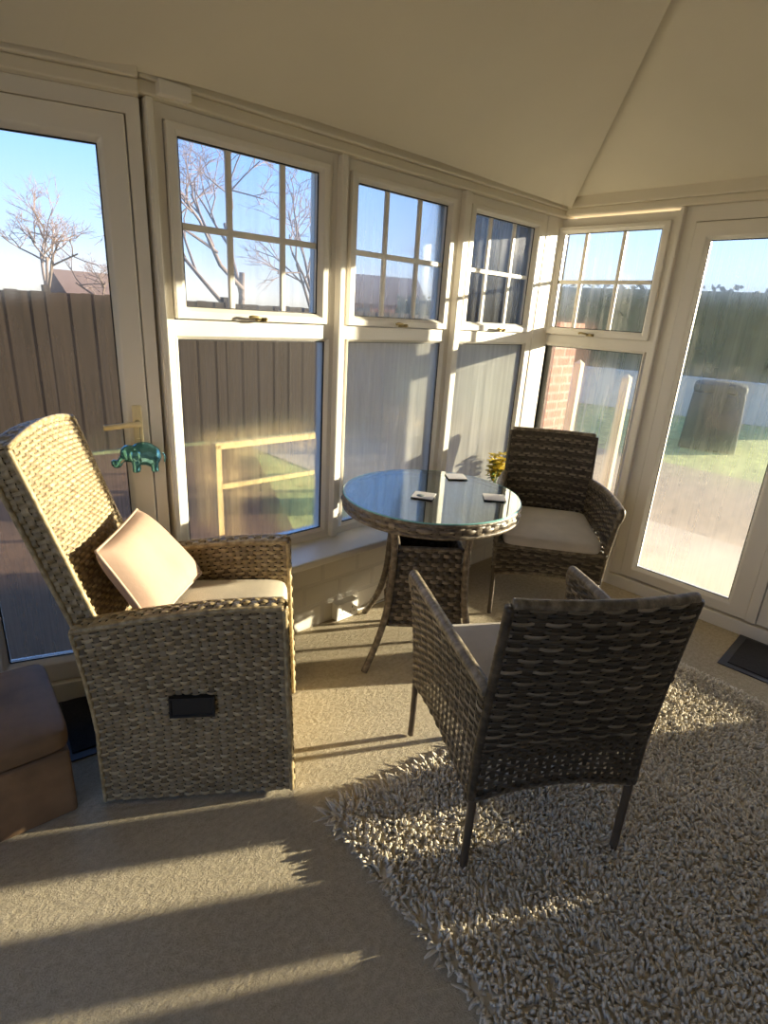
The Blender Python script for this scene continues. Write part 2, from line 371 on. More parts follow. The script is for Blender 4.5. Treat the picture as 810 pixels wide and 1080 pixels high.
PHI = math.radians(-19.08); dv = np.array([math.cos(PHI), math.sin(PHI), 0]); HX = np.array([-2.55, 0, 0])
RD = np.array([[dv[0], -dv[1], 0], [dv[1], dv[0], 0], [0, 0, 1]])        # door facet frame: x along wall, y outward
RW = np.array([[0, 1, 0], [-1, 0, 0], [0, 0, 1]])                       # right wall frame: local x = -world y ... local y outward (+x)
# wall plates (the deep painted beams over the glazing)
mb = MB(); mb.box((-2.50, -.085, 2.072), (.03, .06, 2.11)).box((-2.50, -.10, 2.11), (.03, .06, 2.24))
tag(mb.build('trim_1', 'beam', bevel=.006), 'deep cream painted beam running over the three casement windows', 'beam', kind=ST)
mb = MB(); mb.box((-1.7, -.085, 2.062), (.075, .06, 2.10), R=RD, org=HX).box((-1.7, -.10, 2.10), (.075, .06, 2.24), R=RD, org=HX)
tag(mb.build('trim_2', 'beam', bevel=.006), 'cream painted beam over the left garden door', 'beam', kind=ST)
mb = MB(); mb.box((-.085, -4.6, 2.085), (.06, -.085, 2.12)).box((-.10, -4.6, 2.12), (.06, -.085, 2.24))
tag(mb.build('trim_3', 'beam', bevel=.006), 'cream painted beam over the right hand door and window', 'beam', kind=ST)
mb = MB(); mb.box((-2.447, -.112, 2.078), (-2.345, -.08, 2.118))
tag(mb.build('trim_4', 'upvc', bevel=.003), 'short cream cover plate on the beam joint above the door post', 'trim', kind=ST)
# dwarf walls and sill
mb = MB(); mb.box((-2.476, -.075, 0), (0, .10, .44))
tag(mb.build('wall_left', 'dwarf'), 'low white painted brick wall below the window sill', 'wall', kind=ST)
mb = MB(); mb.box((-2.468, -.255, .425), (-.03, -.03, .458))
tag(mb.build('trim_5', 'upvc', bevel=.008, seg=3), 'wide white window sill board under the three casements', 'window sill', kind=ST)
mb = MB(); mb.box((-.055, -.735, 0), (.10, 0, .44)).box((-.075, -.735, .425), (-.03, -.26, .452))
tag(mb.build('wall_right', 'upvc'), 'low cream wall panel under the right hand casement', 'wall', kind=ST)
mb = MB(); mb.box((-1.75, -.05, 0), (-.66, .10, 2.2), R=RD, org=HX)
tag(mb.build('wall_side', 'beam'), 'cream wall left of the garden door', 'wall', kind=ST)
mb = MB(); mb.box((-.05, -4.6, 0), (.10, -2.92, 2.2)).box((-.05, -2.92, 0), (.1, -2.28, .31))
tag(mb.build('wall_end', 'beam'), 'cream wall beyond the double door', 'wall', kind=ST)
mb = MB(); mb.box((-5.3, -4.75, 0), (.10, -4.6, 3.0))
tag(mb.build('wall_back', 'beam'), 'cream house wall behind the room', 'wall', kind=ST)
mb = MB(); mb.box((-5.35, -4.6, 0), (-5.2, -3.5, 3.0)).box((-5.35, -1.1, 0), (-5.2, .95, 3.0)).box((-5.35, -3.5, 2.2), (-5.2, -1.1, 3.0))
tag(mb.build('wall_front', 'beam'), 'cream end wall with an open doorway behind the viewer', 'wall', kind=ST)
# covers between frames
for k, (x0, x1, zb, lab) in enumerate(((-2.479, -2.455, 0, 'between left door and first casement'), (-1.717, -1.686, .458, 'between first and second casements'), (-.962, -.915, .458, 'between second and third casements'))):
    mb = MB(); mb.box((x0, -.082, zb), (x1, .02, 2.072))
    tag(mb.build('trim_%d' % (6+k), 'upvc', bevel=.006), 'narrow white upright cover strip '+lab, 'trim', kind=ST)
mb = MB(); mb.box((-.205, -.055, .44), (.05, .05, 2.075)).box((-.05, -.055, .44), (.05, .0, 2.08))
tag(mb.build('trim_9', 'upvc', bevel=.005), 'white corner post between third casement and right hand casement', 'corner post', kind=ST)
mb = MB(); mb.box((-.078, -.748, .0), (.03, -.728, 2.085))
tag(mb.build('trim_10', 'upvc', bevel=.005), 'narrow white strip between right hand casement and door', 'trim', kind=ST)
def frame(mb, x0, x1, z0, z1, X0, X1, Z0_, Z1_, yf, yb, mi=0, cham=.012):
    """a picture frame (opening x0..x1, z0..z1; outside X0..X1, Z0_..Z1_), front at yf, with a chamfered glazing bead"""
    o = [(X0, Z0_), (X1, Z0_), (X1, Z1_), (X0, Z1_)]; i1 = [(x0-cham, z0-cham), (x1+cham, z0-cham), (x1+cham, z1+cham), (x0-cham, z1+cham)]; i2 = [(x0, z0), (x1, z0), (x1, z1), (x0, z1)]
    V = [(x, yf, z) for x, z in o]+[(x, yf, z) for x, z in i1]+[(x, yf+cham*1.3, z) for x, z in i2]+[(x, yb, z) for x, z in i2]+[(x, yb, z) for x, z in o]
    F = []
    for r_ in range(5):
        a = r_*4; b = ((r_+1) % 5)*4
        for k in range(4): F.append((a+k, a+(k+1) % 4, b+(k+1) % 4, b+k))
    mb.add(V, F, None, mi)
def paneobj(x0, x1, z0, z1, y, mat, parent, R=None, org=(0, 0, 0), name='pane'):
    mb = MB(); mb.box((x0-.004, y, z0-.004), (x1+.004, y+.006, z1+.004))
    if R is not None: mb.xf(R, org)
    g = mb.build(name, mat, parent)
    return g
def gasket(x0, x1, z0, z1, y, parent, R=None, org=(0, 0, 0)):
    mb = MB(); t = .004
    mb.box((x0, y, z0), (x0+t, y+.004, z1)).box((x1-t, y, z0), (x1, y+.004, z1)).box((x0, y, z0), (x1, y+.004, z0+t)).box((x0, y, z1-t), (x1, y+.004, z1))
    if R is not None: mb.xf(R, org)
    return mb.build('gasket', 'rubber', parent)
def casement(k, lab, F0, F1, U, S, Lo, R, org, mats, latch, bars, zb=.43, zt=2.072):
    """outer frame F0..F1; U = upper glass x, S = sash x, Lo = lower glass x"""
    ut, ub, lt, lb = 1.993, 1.475, 1.365, .503
    st, sb = 2.03, 1.432
    mb = MB(); X = lambda m: m.xf(R, org) if R is not None else m
    # frame: jambs, head, transom, bottom rail
    mb.box((F0, -.050, zb), (min(S[0]-.003, Lo[0]-.013), .04, zt)).box((max(S[1]+.003, Lo[1]+.013), -.050, zb), (F1, .04, zt)).box((F0+.002, -.0492, st), (F1-.002, .039, zt-.001)).box((F0+.002, -.0492, zb+.001), (F1-.002, .039, lb-.012)).box((F0+.002, -.0492, lt+.012), (F1-.002, .039, sb))
    frame(mb, Lo[0], Lo[1], lb, lt, Lo[0]-.014, Lo[1]+.014, lb-.014, lt+.014, -.0495, -.004)
    mb.box((Lo[0]-.020, -.0485, sb-.01), (S[0]-.003, .04, st+.005))
    mb.box((S[1]+.003, -.0485, sb-.01), (Lo[1]+.020, .04, st+.005))
    mb.box((S[0]-.006, -.009, sb-.005), (S[0]+.018, .0385, st+.004)).box((S[1]-.018, -.009, sb-.005), (S[1]+.006, .0385, st+.004)).box((S[0], -.0085, st-.018), (S[1], .038, st+.004)).box((S[0], -.0085, sb-.005), (S[1], .038, sb+.018))
    wn = X(mb).build('window_%d' % k, 'upvc', bevel=.002); tag(wn, lab, 'window', kind=ST)
    paneobj(Lo[0], Lo[1], lb, lt, -.022, mats[1], wn, R, org); gasket(Lo[0], Lo[1], lb, lt, -.031, wn, R, org)
    mb = MB(); frame(mb, U[0], U[1], ub, ut, S[0], S[1], sb+.004, st-.003, -.068, -.012, cham=.014)
    sa = X(mb).build('sash', 'upvc', wn, bevel=.003)
    paneobj(U[0], U[1], ub, ut, -.026, mats[0], sa, R, org); gasket(U[0], U[1], ub, ut, -.046, sa, R, org)
    mb = MB(); zc = 1.733
    for b in bars: mb.box((b-.011, -.043, ub), (b+.011, -.027, ut))
    mb.box((U[0], -.042, zc-.011), (U[1], -.0275, zc+.011))
    X(mb).build('glazing_bars', 'upvc', sa, bevel=.004)
    mb = MB(); mb.box((latch-.022, -.082, 1.437), (latch+.022, -.067, 1.452)); mb.tube(bez([(latch-.012, -.084, 1.446), (latch-.02, -.094, 1.45), (latch-.05, -.096, 1.453), (latch-.062, -.094, 1.449)], 5), [.006]*16, 8); mb.lathe([(0, .012), (.008, .01), (.01, 0)], 10, (latch+.014, -.085, 1.44))
    X(mb).build('latch_handle', 'brass', sa, bevel=.002)
    return wn
P1u = pane('glass_a', .22, 1, .35); P1l = pane('glass_b', .50, 2, .75, lo=.4, refr=.95, dif=.4)
P2u = pane('glass_c', .30, 3, .35); P2l = pane('glass_d', .80, 4, .6, lo=.65, refr=.45, dif=.5)
P3u = pane('glass_e', .34, 5, .4); P3l = pane('glass_f', .85, 6, .45, lo=.7, refr=.45, dif=.5)
P4u = pane('glass_g', .30, 7, .5, refr=.93); P4l = pane('glass_h', .36, 8, .6, lo=.4, refr=.95)
PD1 = pane('glass_door_left', .36, 9, .7, clear_top=1.55, refr=.96, lo=.4); PD2 = pane('glass_door_right', .34, 10, .5, lo=.4, refr=.96); PD3 = pane('glass_far', .24, 11, .5, lo=.6)
casement(1, 'first white casement from the left with six small panes above', -2.455, -1.717, (-2.372, -1.806), (-2.415, -1.765), (-2.403, -1.752), None, None, (P1u, P1l), -2.087, (-2.188, -1.966))
casement(2, 'middle white casement behind the round table', -1.686, -.962, (-1.608, -1.05), (-1.652, -1.006), (-1.622, -1.007), None, None, (P2u, P2l), -1.326, (-1.433, -1.228))
casement(3, 'third white casement on the long wall next to the corner', -.915, -.205, (-.846, -.314), (-.893, -.262), (-.873, -.266), None, None, (P3u, P3l), -.55, (-.70, -.49))
mx = lambda *q: tuple(q)
casement(4, 'white casement behind the far wicker chair on the right hand wall', .0, .728, (.077, .645), (.03, .69), (.012, .667), RW, (0, 0, 0), (P4u, P4l), .356, (.217, .442))
# added window out of view: two narrow panes shaped to throw sun strips
mb = MB(); Wn = [(2.40, 2.60), (2.79, 2.86)]
mb.box((2.285, -.05, .31), (2.40, .04, 2.085)).box((2.60, -.05, .31), (2.79, .04, 2.085)).box((2.86, -.05, .31), (2.92, .04, 2.085)).box((2.28, -.0499, .31), (2.92, .04, .35)).box((2.28, -.0499, 1.95), (2.92, .04, 2.085))
w5 = mb.xf(RW, (0, 0, 0)).build('window_5', 'upvc', bevel=.002); tag(w5, 'added unseen white window beyond the double door, narrow panes shaped to throw sun strips', 'window', kind=ST)
for a, b in Wn: paneobj(a, b, .35, 1.95, -.02, PD3, w5, RW, (0, 0, 0))
# doors
def leaf(root, x0, x1, z0, z1, X0, X1, Z0_, Z1_, R, org, mat, name='door_leaf'):
    mb = MB(); frame(mb, x0, x1, z0, z1, X0, X1, Z0_, Z1_, -.062, -.004, cham=.016)
    o = mb.xf(R, org).build(name, 'upvc', root, bevel=.004)
    paneobj(x0, x1, z0, z1, -.02, mat, o, R, org); gasket(x0, x1, z0, z1, -.038, o, R, org); return o
mb = MB(); mb.box((-.66, -.05, 0), (-.592, .04, 2.062)).box((.034, -.05, 0), (.075, .03, 2.062)).box((-.66, -.0499, 2.014), (.075, .04, 2.062)).box((-.66, -.075, 0), (.075, .04, .085)).box((-.60, -.001, .08), (-.570, .0395, 2.02)).box((.012, -.001, .08), (.040, .0295, 2.02)).box((-.60, -.0005, 1.990), (.04, .0390, 2.02)).box((-.60, -.0005, .08), (.04, .039, .11))
d1 = mb.xf(RD, HX).build('door_1', 'upvc', bevel=.003); tag(d1, 'white glazed garden door behind the tall wicker recliner', 'door', kind=ST)
lf = leaf(d1, -.515, -.052, .185, 1.927, -.588, .030, .092, 2.010, RD, HX, PD1)
mb = MB(); mb.box((-.022, -.074, .985), (.010, -.062, 1.145)); mb.build
dh = mb.xf(RD, HX).build('door_handle', 'cream', lf, bevel=.006, seg=3)
mb2 = MB(); mb2.tube([(-.006, -.07, 1.085), (-.006, -.112, 1.085)], .011, 12); mb2.tube(bez([(.004, -.112, 1.086), (-.03, -.118, 1.086), (-.08, -.117, 1.08), (-.112, -.114, 1.076)], 6), .0095, 10); mb2.box((-.014, -.08, 1.006), (.002, -.073, 1.03))
mb2.xf(RD, HX)
lv = mb2.build('lever', 'cream', lf)
mb = MB(); mb.box((.745, -.05, 0), (.808, .04, 2.085)).box((2.262, -.05, 0), (2.285, .04, 2.085)).box((.745, -.0499, 2.014), (2.285, .04, 2.085)).box((.66, -.075, 0), (2.285, .04, .075)).box((.80, -.001, .07), (.832, .0395, 2.02)).box((1.478, -.001, .07), (1.566, .0395, 2.02)).box((2.246, -.001, .07), (2.27, .0395, 2.02)).box((.80, -.0005, 1.990), (2.27, .039, 2.02)).box((.80, -.0005, .07), (2.27, .039, .105))
d2 = mb.xf(RW, (0, 0, 0)).build('door_2', 'upvc', bevel=.003); tag(d2, 'white glazed double door right of the far wicker chair', 'door', kind=ST)
leaf(d2, .888, 1.395, .156, 1.928, .812, 1.495, .085, 2.010, RW, (0, 0, 0), PD2)
mb = MB(); mb.box((1.497, -.075, .085), (1.545, -.03, 2.010)); mb.xf(RW, (0, 0, 0)).build('meeting_stile', 'upvc', d2, bevel=.004)
leaf(d2, 1.60, 2.24, .150, 1.928, 1.549, 2.258, .085, 2.010, RW, (0, 0, 0), PD3)  # unseen leaf, glass sized so sun reaches the recliner back and carpet
# ------------------------------------------------------------------ bistro armchairs
CH = dict(wr=.236, wf=.263, d=.555, wft=.295, dt=.58, haf=.654, har=.637, dar=-.007, hb=.894, rb=-.063, wb=.236, hs=.474, ds=.551)
def lerp(a, b, t): return np.asarray(a, float)*(1-t)+np.asarray(b, float)*t
def make_chair(label):
    root = empty('wicker_armchair', label=label, cat='armchair', group='matching wicker armchairs at the glass table')
    c = CH
    # legs and their bent upper run
    def rearline(s, z):                                                  # the back post: upright, then leaning back
        t = max(0, (z-.40)/(c['hb']-.40)); return np.array([s*(c['wr']+(c['wb']-c['wr'])*t), -.004+(c['rb'])*t**1.15, z])
    def frontline(s, z):
        t = z/c['haf']; bow = .030*math.sin(PI*min(1, t)); return np.array([s*(c['wf']+(c['wft']-c['wf'])*t**2), c['d']+(c['dt']-c['d'])*t**3-bow*.8, z])
    for s in (-1, 1):
        mb = MB(); wrap(mb, [rearline(s, z) for z in np.linspace(0.004, .30, 5)], .0120, 0, .3); mb.build('leg', 'leg', root)
        mb = MB(); wrap(mb, [frontline(s, z) for z in np.linspace(0.004, .30, 5)], .0120, 0, .3); mb.build('leg', 'leg', root)
    # back
    zb0 = .27
    def S(u, v, off=0):
        s = u*2-1; arch = .035*(1-s*s)*(1-v); z = zb0+arch+(c['hb']-zb0-arch)*v
        p = rearline(s, z); p[1] += -.022*(1-s*s)*min(1, v*1.4)+off*1.0; return p
    mb = MB()
    weave(mb, lambda u, v: S(u, .27+v*.73, -.013), 38, 11, .0036, .45, 0, 3, smi=2, rowmi=lambda i: 0 if i % 3 == 1 else 2)
    weave(mb, lambda u, v: S(u, v*.27, -.013), 9, 18, .0034, .37, 2, 3, vfill=.27)
    weave(mb, lambda u, v: S(1-u, .28+v*.72, .014), 36, 17, .0036, .46, 0, 9, smi=2, rowmi=lambda i: 0 if i % 4 < 2 else 2)
    G = [[S(u, v, 0) for v in np.linspace(.32, .985, 8)] for u in np.linspace(.02, .98, 9)]
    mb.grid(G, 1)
    wrap(mb, [S(u, 1)+np.array([0, 0, .004]) for u in np.linspace(0, 1, 13)], .0145, 0, .03)
    for s in (-1, 1): wrap(mb, [rearline(s, z)+np.array([s*.004, 0, 0]) for z in np.linspace(.27, c['hb'], 9)], .0145, 2, .022)
    wrap(mb, [S(u, 0) for u in np.linspace(0, 1, 11)], .012, 0, .02)
    mb.build('backrest', ['wick_c', 'core', 'wick_cd'], root)
    # arms: woven side panels between the posts under a thick rail
    for s in (-1, 1):
        def top(u):
            a = rearline(s, c['har']); a[0] += s*.012; b = frontline(s, c['haf']); p = lerp(a, b, u); p[2] += .016*math.sin(PI*u*.9)-.0; p[0] += s*.010*math.sin(PI*u); return p
        def bot(u): p = lerp(rearline(s, .25), frontline(s, .25), u); p[2] += .035*math.sin(PI*u); return p
        def A(u, v, off=0):
            t = top(u); b = bot(u); z = b[2]+(t[2]-b[2])*v
            p = lerp(b, t, v); r_ = rearline(s, z); f = frontline(s, z); q = lerp(r_, f, u); p[1] = lerp(q, p, .3)[1]; p[0] = lerp(q, p, v*v)[0]+off*s; return p
        mb = MB()
        weave(mb, (lambda u, v: A(u, v, .011)) if s > 0 else (lambda u, v: A(1-u, v, .011)), 32, 17, .0040, .42, 0, 5, smi=2, rowmi=lambda i: 0 if i % 4 else 2)
        weave(mb, (lambda u, v: A(1-u, .45+v*.55, -.012)) if s > 0 else (lambda u, v: A(u, .45+v*.55, -.012)), 18, 17, .0038, .46, 0, 15, smi=2, rowmi=lambda i: 0 if i % 4 < 2 else 2)
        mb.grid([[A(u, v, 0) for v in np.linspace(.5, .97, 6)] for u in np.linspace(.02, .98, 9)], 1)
        wrap(mb, [top(u) for u in np.linspace(0, 1, 15)]+[top(1)+np.array([0, .006, -.02]), frontline(s, .60)], .0175, 0, .02)
        wrap(mb, [frontline(s, z) for z in np.linspace(.28, .64, 9)], .0135, 0, .02)
        wrap(mb, [bot(u) for u in np.linspace(0, 1, 9)], .010, 0, .02)
        mb.build('arm', ['wick_c', 'core', 'wick_cd'], root)
    # seat with front apron
    mb = MB(); zs = .395
    def seat(u, v): p = lerp(rearline(u*2-1, zs), frontline(u*2-1, zs), v); p[2] = zs; return p
    weave(mb, seat, 18, 16, .003, .46, 0, 2)
    def apron(u, v):
        s = u*2-1; arch = .03*(1-s*s); z = .235+arch+(.405-.235-arch)*v; p = frontline(s, z); p[1] += .010; return p
    weave(mb, lambda u, v: apron(1-u, v), 12, 16, .0040, .45, 0, 6, smi=2, rowmi=lambda i: 0 if i % 3 else 2)
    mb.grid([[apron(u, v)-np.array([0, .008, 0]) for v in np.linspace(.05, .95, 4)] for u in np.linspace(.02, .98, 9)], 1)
    wrap(mb, [apron(u, 0) for u in np.linspace(0, 1, 9)], .010, 0, .02)
    wrap(mb, [apron(u, 1) for u in np.linspace(0, 1, 9)], .012, 0, .02)
    mb.build('seat', ['wick_c', 'core', 'wick_cd'], root)
    cu = rounded((.475, .535, .072), .030, 'seat_cushion', 'cushion', root, (0, .305, .440), .006, 8, .09)
    tag(cu, 'light grey canvas seat cushion')
    return root
def dup(root, label):
    r = root.copy(); COL.objects.link(r); r['label'] = label
    for ch in list(root.children):
        c = ch.copy(); COL.objects.link(c); c.parent = r
    return r
chair = make_chair('grey brown wicker armchair in the foreground with its back to us, on the shaggy rug')
chair.location = (-2.054, -1.538, 0); chair.rotation_euler = (0, 0, -.5646)
chair2 = dup(chair, 'grey brown wicker armchair facing us in the corner, right of the round table')
chair2.location = (-.382, -.413, 0); chair2.rotation_euler = (0, 0, 2.2154)
# ------------------------------------------------------------------ recliner
fdir = np.array([.8244, -.5659]); ang = math.atan2(fdir[1], fdir[0])
rec = empty('wicker_recliner', (-2.945, -.547, 0), ang, label='tall pale wicker recliner armchair in front of the left garden door', cat='recliner')
# local: x = s (forward), y = w (towards the wall), z up
def arm_side(y0, y1, nm, hole):
    Ls = .5727; nr_z = 30
    def ztop(s): t = s/Ls; return .617+.06*min(1, max(0, t))**.8-.0*t
    def xrear(z): return .004-.036*max(0, (z-.25)/.36)**1.5 if z > .25 else .0
    def xfront(z): return Ls-.024*(z/.676)
    def S(u, v, y):
        z0 = .012; zt = .617+.062*math.sin(min(1, u*1.1)*PI/2); z = z0+(zt-z0)*v
        return np.array([xrear(z)+(xfront(z)-xrear(z))*u, y, z])
    mb = MB()
    outer = (lambda u, v: S(u, v, y0)) if y0 < .2 else (lambda u, v: S(1-u, v, y1))
    inner = (lambda u, v: S(1-u, .55+.45*v, y1)) if y0 < .2 else (lambda u, v: S(u, .55+.45*v, y0))
    weave(mb, outer, 42, 24, .0044, .40, 0, 1, vfill=.36, smi=2)
    weave(mb, inner, 18, 24, .0042, .40, 0, 7, smi=2)
    # solid core of the arm
    us = np.linspace(.012, .985, 10); ring = [S(u, .992, 0) for u in us]+[S(.985, v, 0) for v in np.linspace(.9, .01, 6)]+[S(.012, v, 0) for v in np.linspace(.01, .9, 6)]
    P0 = [np.array([p[0], y0+.006, p[2]]) for p in ring]; P1 = [np.array([p[0], y1-.006, p[2]]) for p in ring]; n = len(ring)
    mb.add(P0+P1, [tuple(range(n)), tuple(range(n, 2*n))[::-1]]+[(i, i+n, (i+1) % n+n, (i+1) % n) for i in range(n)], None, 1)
    # woven top, front and back edges
    def edge_top(u, v): p = S(u, 1, y0+(y1-y0)*v); p[2] += .004+.006*math.sin(PI*v); return p
    weave(mb, edge_top, 3, 24, .004, .44, 0, 4)
    def edge_front(u, v): p = S(1, u, y0+(y1-y0)*v); p[0] += .004+.004*math.sin(PI*v); return p
    weave(mb, lambda u, v: edge_front(u, v), 3, 28, .003, .46, 0, 4)
    def edge_back(u, v): p = S(0, u, y1+(y0-y1)*v); p[0] -= .004; return p
    weave(mb, edge_back, 3, 28, .003, .46, 0, 4)
    wrap(mb, [S(u, 1, y0) for u in np.linspace(0, 1, 12)], .009, 0, .022); wrap(mb, [S(u, 1, y1) for u in np.linspace(0, 1, 12)], .009, 0, .022)
    wrap(mb, [S(1, v, y0) for v in np.linspace(0, 1, 8)], .008, 0, .022); wrap(mb, [S(0, v, y0) for v in np.linspace(0, 1, 8)], .007, 0, .022); wrap(mb, [S(1, v, y1) for v in np.linspace(0, 1, 8)], .008, 0, .022)
    a = mb.build(nm, ['wick_r', 'core', 'wick_rd'], rec)
    if hole:
        mb = MB(); frame(mb, .222, .336, .336, .389, .214, .344, .328, .397, y0-.018, y0+.004, cham=.003); mb.box((.22, y0-.0135, .334), (.338, y0-.009, .391))
        mb.build('release_slot', 'black', a)
    return a
arm_side(0, .055, 'arm', True); arm_side(.495, .55, 'arm', False)
# front panel, rear panel and seat box
mb = MB()
weave(mb, lambda u, v: np.array([.545, .055+.44*u, .02+.40*v]), 26, 18, .0048, .40, 0, 2, smi=2)
weave(mb, lambda u, v: np.array([.012, .495-.44*u, .02+.46*v]), 26, 18, .0048, .40, 0, 2, smi=2)
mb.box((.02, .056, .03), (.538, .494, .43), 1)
mb.build('seat_base', ['wick_r', 'core', 'wick_rd'], rec)
# backrest, leaning
bx, bz, tx, tz = .075, .44, -.140, 1.118
def BK(u, v, d):
    z = bz+(tz-bz)*v+.030*(1-(2*u-1)**2)*v**3; x = bx+(tx-bx)*((z-bz)/(tz-bz)); nrm = np.array([.955, 0, .30])
    x += .010*(1-(2*u-1)**2)
    return np.array([x, .055+.44*u, z])+nrm*d
mb = MB()
weave(mb, lambda u, v: BK(u, v, 0), 52, 22, .0042, .40, 0, 3, vfill=.36, smi=2)
weave(mb, lambda u, v: BK(1-u, v, -.066), 52, 22, .0042, .40, 0, 3, smi=2)
weave(mb, lambda u, v: BK(0, u, -.066+.066*v), 3, 40, .003, .45, 0, 3); weave(mb, lambda u, v: BK(1, u, -.066*v), 3, 40, .003, .45, 0, 3)
weave(mb, lambda u, v: BK(u, 1, -.066*v)+np.array([0, 0, .004*math.sin(PI*v)]), 3, 20, .003, .45, 0, 3)
vs = np.linspace(.01, .99, 8); us = np.linspace(.015, .985, 9)
Ff = [[BK(u, v, -.006) for v in vs] for u in us]; Fb = [[BK(u, v, -.06) for v in vs] for u in us]
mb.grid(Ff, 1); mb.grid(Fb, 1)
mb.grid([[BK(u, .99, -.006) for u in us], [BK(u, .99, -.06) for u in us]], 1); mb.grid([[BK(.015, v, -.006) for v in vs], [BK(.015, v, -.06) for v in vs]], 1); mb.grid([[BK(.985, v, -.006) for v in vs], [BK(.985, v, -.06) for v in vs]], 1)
for d in (0, -.066):
    wrap(mb, [BK(u, 1, d) for u in np.linspace(0, 1, 12)], .008, 0, .022)
    for u in (0, 1): wrap(mb, [BK(u, v, d) for v in np.linspace(0, 1, 10)], .008, 0, .022)
mb.build('backrest', ['wick_r', 'core', 'wick_rd'], rec)
rounded((.49, .42, .125), .04, 'seat_cushion', 'rcushion', rec, (.305, .275, .488), .010, 8)
for s, y in ((.05, .03), (.53, .03), (.05, .52), (.53, .52)):
    mb = MB(); mb.lathe([(0, 0), (.018, 0), (.018, .014), (0, .014)], 12, (s, y, 0)); mb.build('foot', 'black', rec)
# pillow leaning on the backrest
def loc_rec(s, w, z): return np.array([s, w, z])
cL, cT, cR, cB = [loc_rec(*q) for q in ((-.002, .085, .805), (.012, .455, .800), (.215, .44, .565), (.135, .075, .568))]
N = 22; ctr = (cL+cT+cR+cB)/4; nr = np.cross(cT-cL, cB-cL); nr /= np.linalg.norm(nr)
if nr[0] < 0: nr = -nr
mb = MB()
for sgn in (1, -1):
    G = []
    for i in range(N+1):
        row = []
        for j in range(N+1):
            u = i/N; v = j/N; a = 2*u-1; b = 2*v-1
            pin = .03*(1-abs(a)**2)*b*abs(b)**3; pin2 = .03*(1-abs(b)**2)*a*abs(a)**3
            uu_ = u-pin2*.5; vv = v-pin*.5
            p = (cL*(1-uu_)+cT*uu_)*(1-vv)+(cB*(1-uu_)+cR*uu_)*vv
            th = .052*max(0, (1-a**4))**.5*max(0, (1-b**4))**.5
            th += .004*math.sin(7*u+3*v)*(1-a*a)*(1-b*b)
            row.append(p+nr*(sgn*th+.035))
        G.append(row)
    if sgn > 0: G = G[::-1]
    mb.grid(G)
pl = mb.build('cushion', 'pillow'); tag(pl, 'peach beige scatter cushion leaning on the back of the tall recliner', 'cushion')
pl.location = rec.location; pl.rotation_euler = rec.rotation_euler
edge = []
for (a0, b0, a1, b1) in ((0, 0, 1, 0), (1, 0, 1, 1), (1, 1, 0, 1), (0, 1, 0, 0)):
    for k in range(10):
        u = a0+(a1-a0)*k/10; v = b0+(b1-b0)*k/10; a = 2*u-1; b = 2*v-1
        pin = .03*(1-abs(a)**2)*b*abs(b)**3; pin2 = .03*(1-abs(b)**2)*a*abs(a)**3; uq = u-pin2*.5; vq = v-pin*.5
        edge.append((cL*(1-uq)+cT*uq)*(1-vq)+(cB*(1-uq)+cR*uq)*vq+nr*.035)
edge.append(edge[0]); mb = MB(); mb.tube(edge, .0045, 6); mb.build('piping', 'piping', pl)
# ------------------------------------------------------------------ ottoman
ot = empty('storage_ottoman', (-3.205, -.30, 0), math.radians(-4), label='brown suede storage ottoman at the left edge beside the recliner', cat='ottoman')
mb = MB(); mb.box((-.205, -.205, 0), (.205, .205, .232)); mb.build('body', 'leather', ot, bevel=.012, seg=3)
rounded((.425, .425, .078), .026, 'lid', 'leather', ot, (0, 0, .272), .012, 8)
# ------------------------------------------------------------------ round table
TX, TY, TH = -1.497, -.499, .76
tb = empty('round_table', (TX, TY, 0), math.radians(4), label='round wicker table with a glass top in front of the windows', cat='table')
angs = [PI, PI/2, 0, -PI/2]
def legr(z):
    zs = [0, .06, .13, .22, .35, .55, .70]; rs = [.372, .335, .295, .258, .232, .222, .245]
    return float(np.interp(z, zs, rs))
for a in angs:
    d = np.array([math.cos(a), math.sin(a)]); pts = bez([np.array([d[0]*legr(z), d[1]*legr(z), z]) for z in (.003, .06, .13, .22, .35, .55, .70)], 4)
    mb = MB(); wrap(mb, pts, .0155, 0, .024)
    lg = mb.build('leg', 'wick_t', tb)
mb = MB(); R_ = .39
def rimS(u, v):
    a = -u*2*PI; t = v*PI*1.0; r_ = R_-.010+.012*math.sin(t); return np.array([r_*math.cos(a), r_*math.sin(a), .700+.052*v])
weave(mb, lambda u, v: rimS(1-u, v), 3, 56, .004, .46, 0, 1)
mb.lathe([(R_-.03, .700), (R_-.008, .702), (R_-.006, .748), (R_-.03, .750)], 48, (0, 0, 0), 1)
for z in (.702, .750): wrap(mb, [np.array([(R_-.006)*math.cos(t), (R_-.006)*math.sin(t), z]) for t in np.linspace(0, 2*PI, 49)], .009, 0, .024)
rim = mb.build('table_rim', ['wick_t', 'core'], tb)
mb = MB()
def chord(u, v):                                                        # woven disc under the glass
    y = (v*2-1)*(R_-.02); x = math.sqrt(max(1e-6, (R_-.02)**2-y*y)); return np.array([(u*2-1)*x, y, .738])
weave(mb, chord, 34, 26, .0025, .43, 0, 5, spp=3)
mb.lathe([(0, .700), (R_-.02, .700)], 48, (0, 0, .012), 1)
mb.build('woven_top', ['wick_t', 'core'], tb)
mb = MB(); mb.lathe([(0, .7555), (R_-.004, .7555)], 72); mb.lathe([(R_-.004, .7615), (0, .7615)], 72)
gl = mb.build('glass_top', 'tglass', tb); mb = MB(); mb.lathe([(R_-.004, .7555), (R_+.0, .7565), (R_+.0, .7605), (R_-.004, .7615)], 72); mb.build('glass_edge', 'gedge', gl)
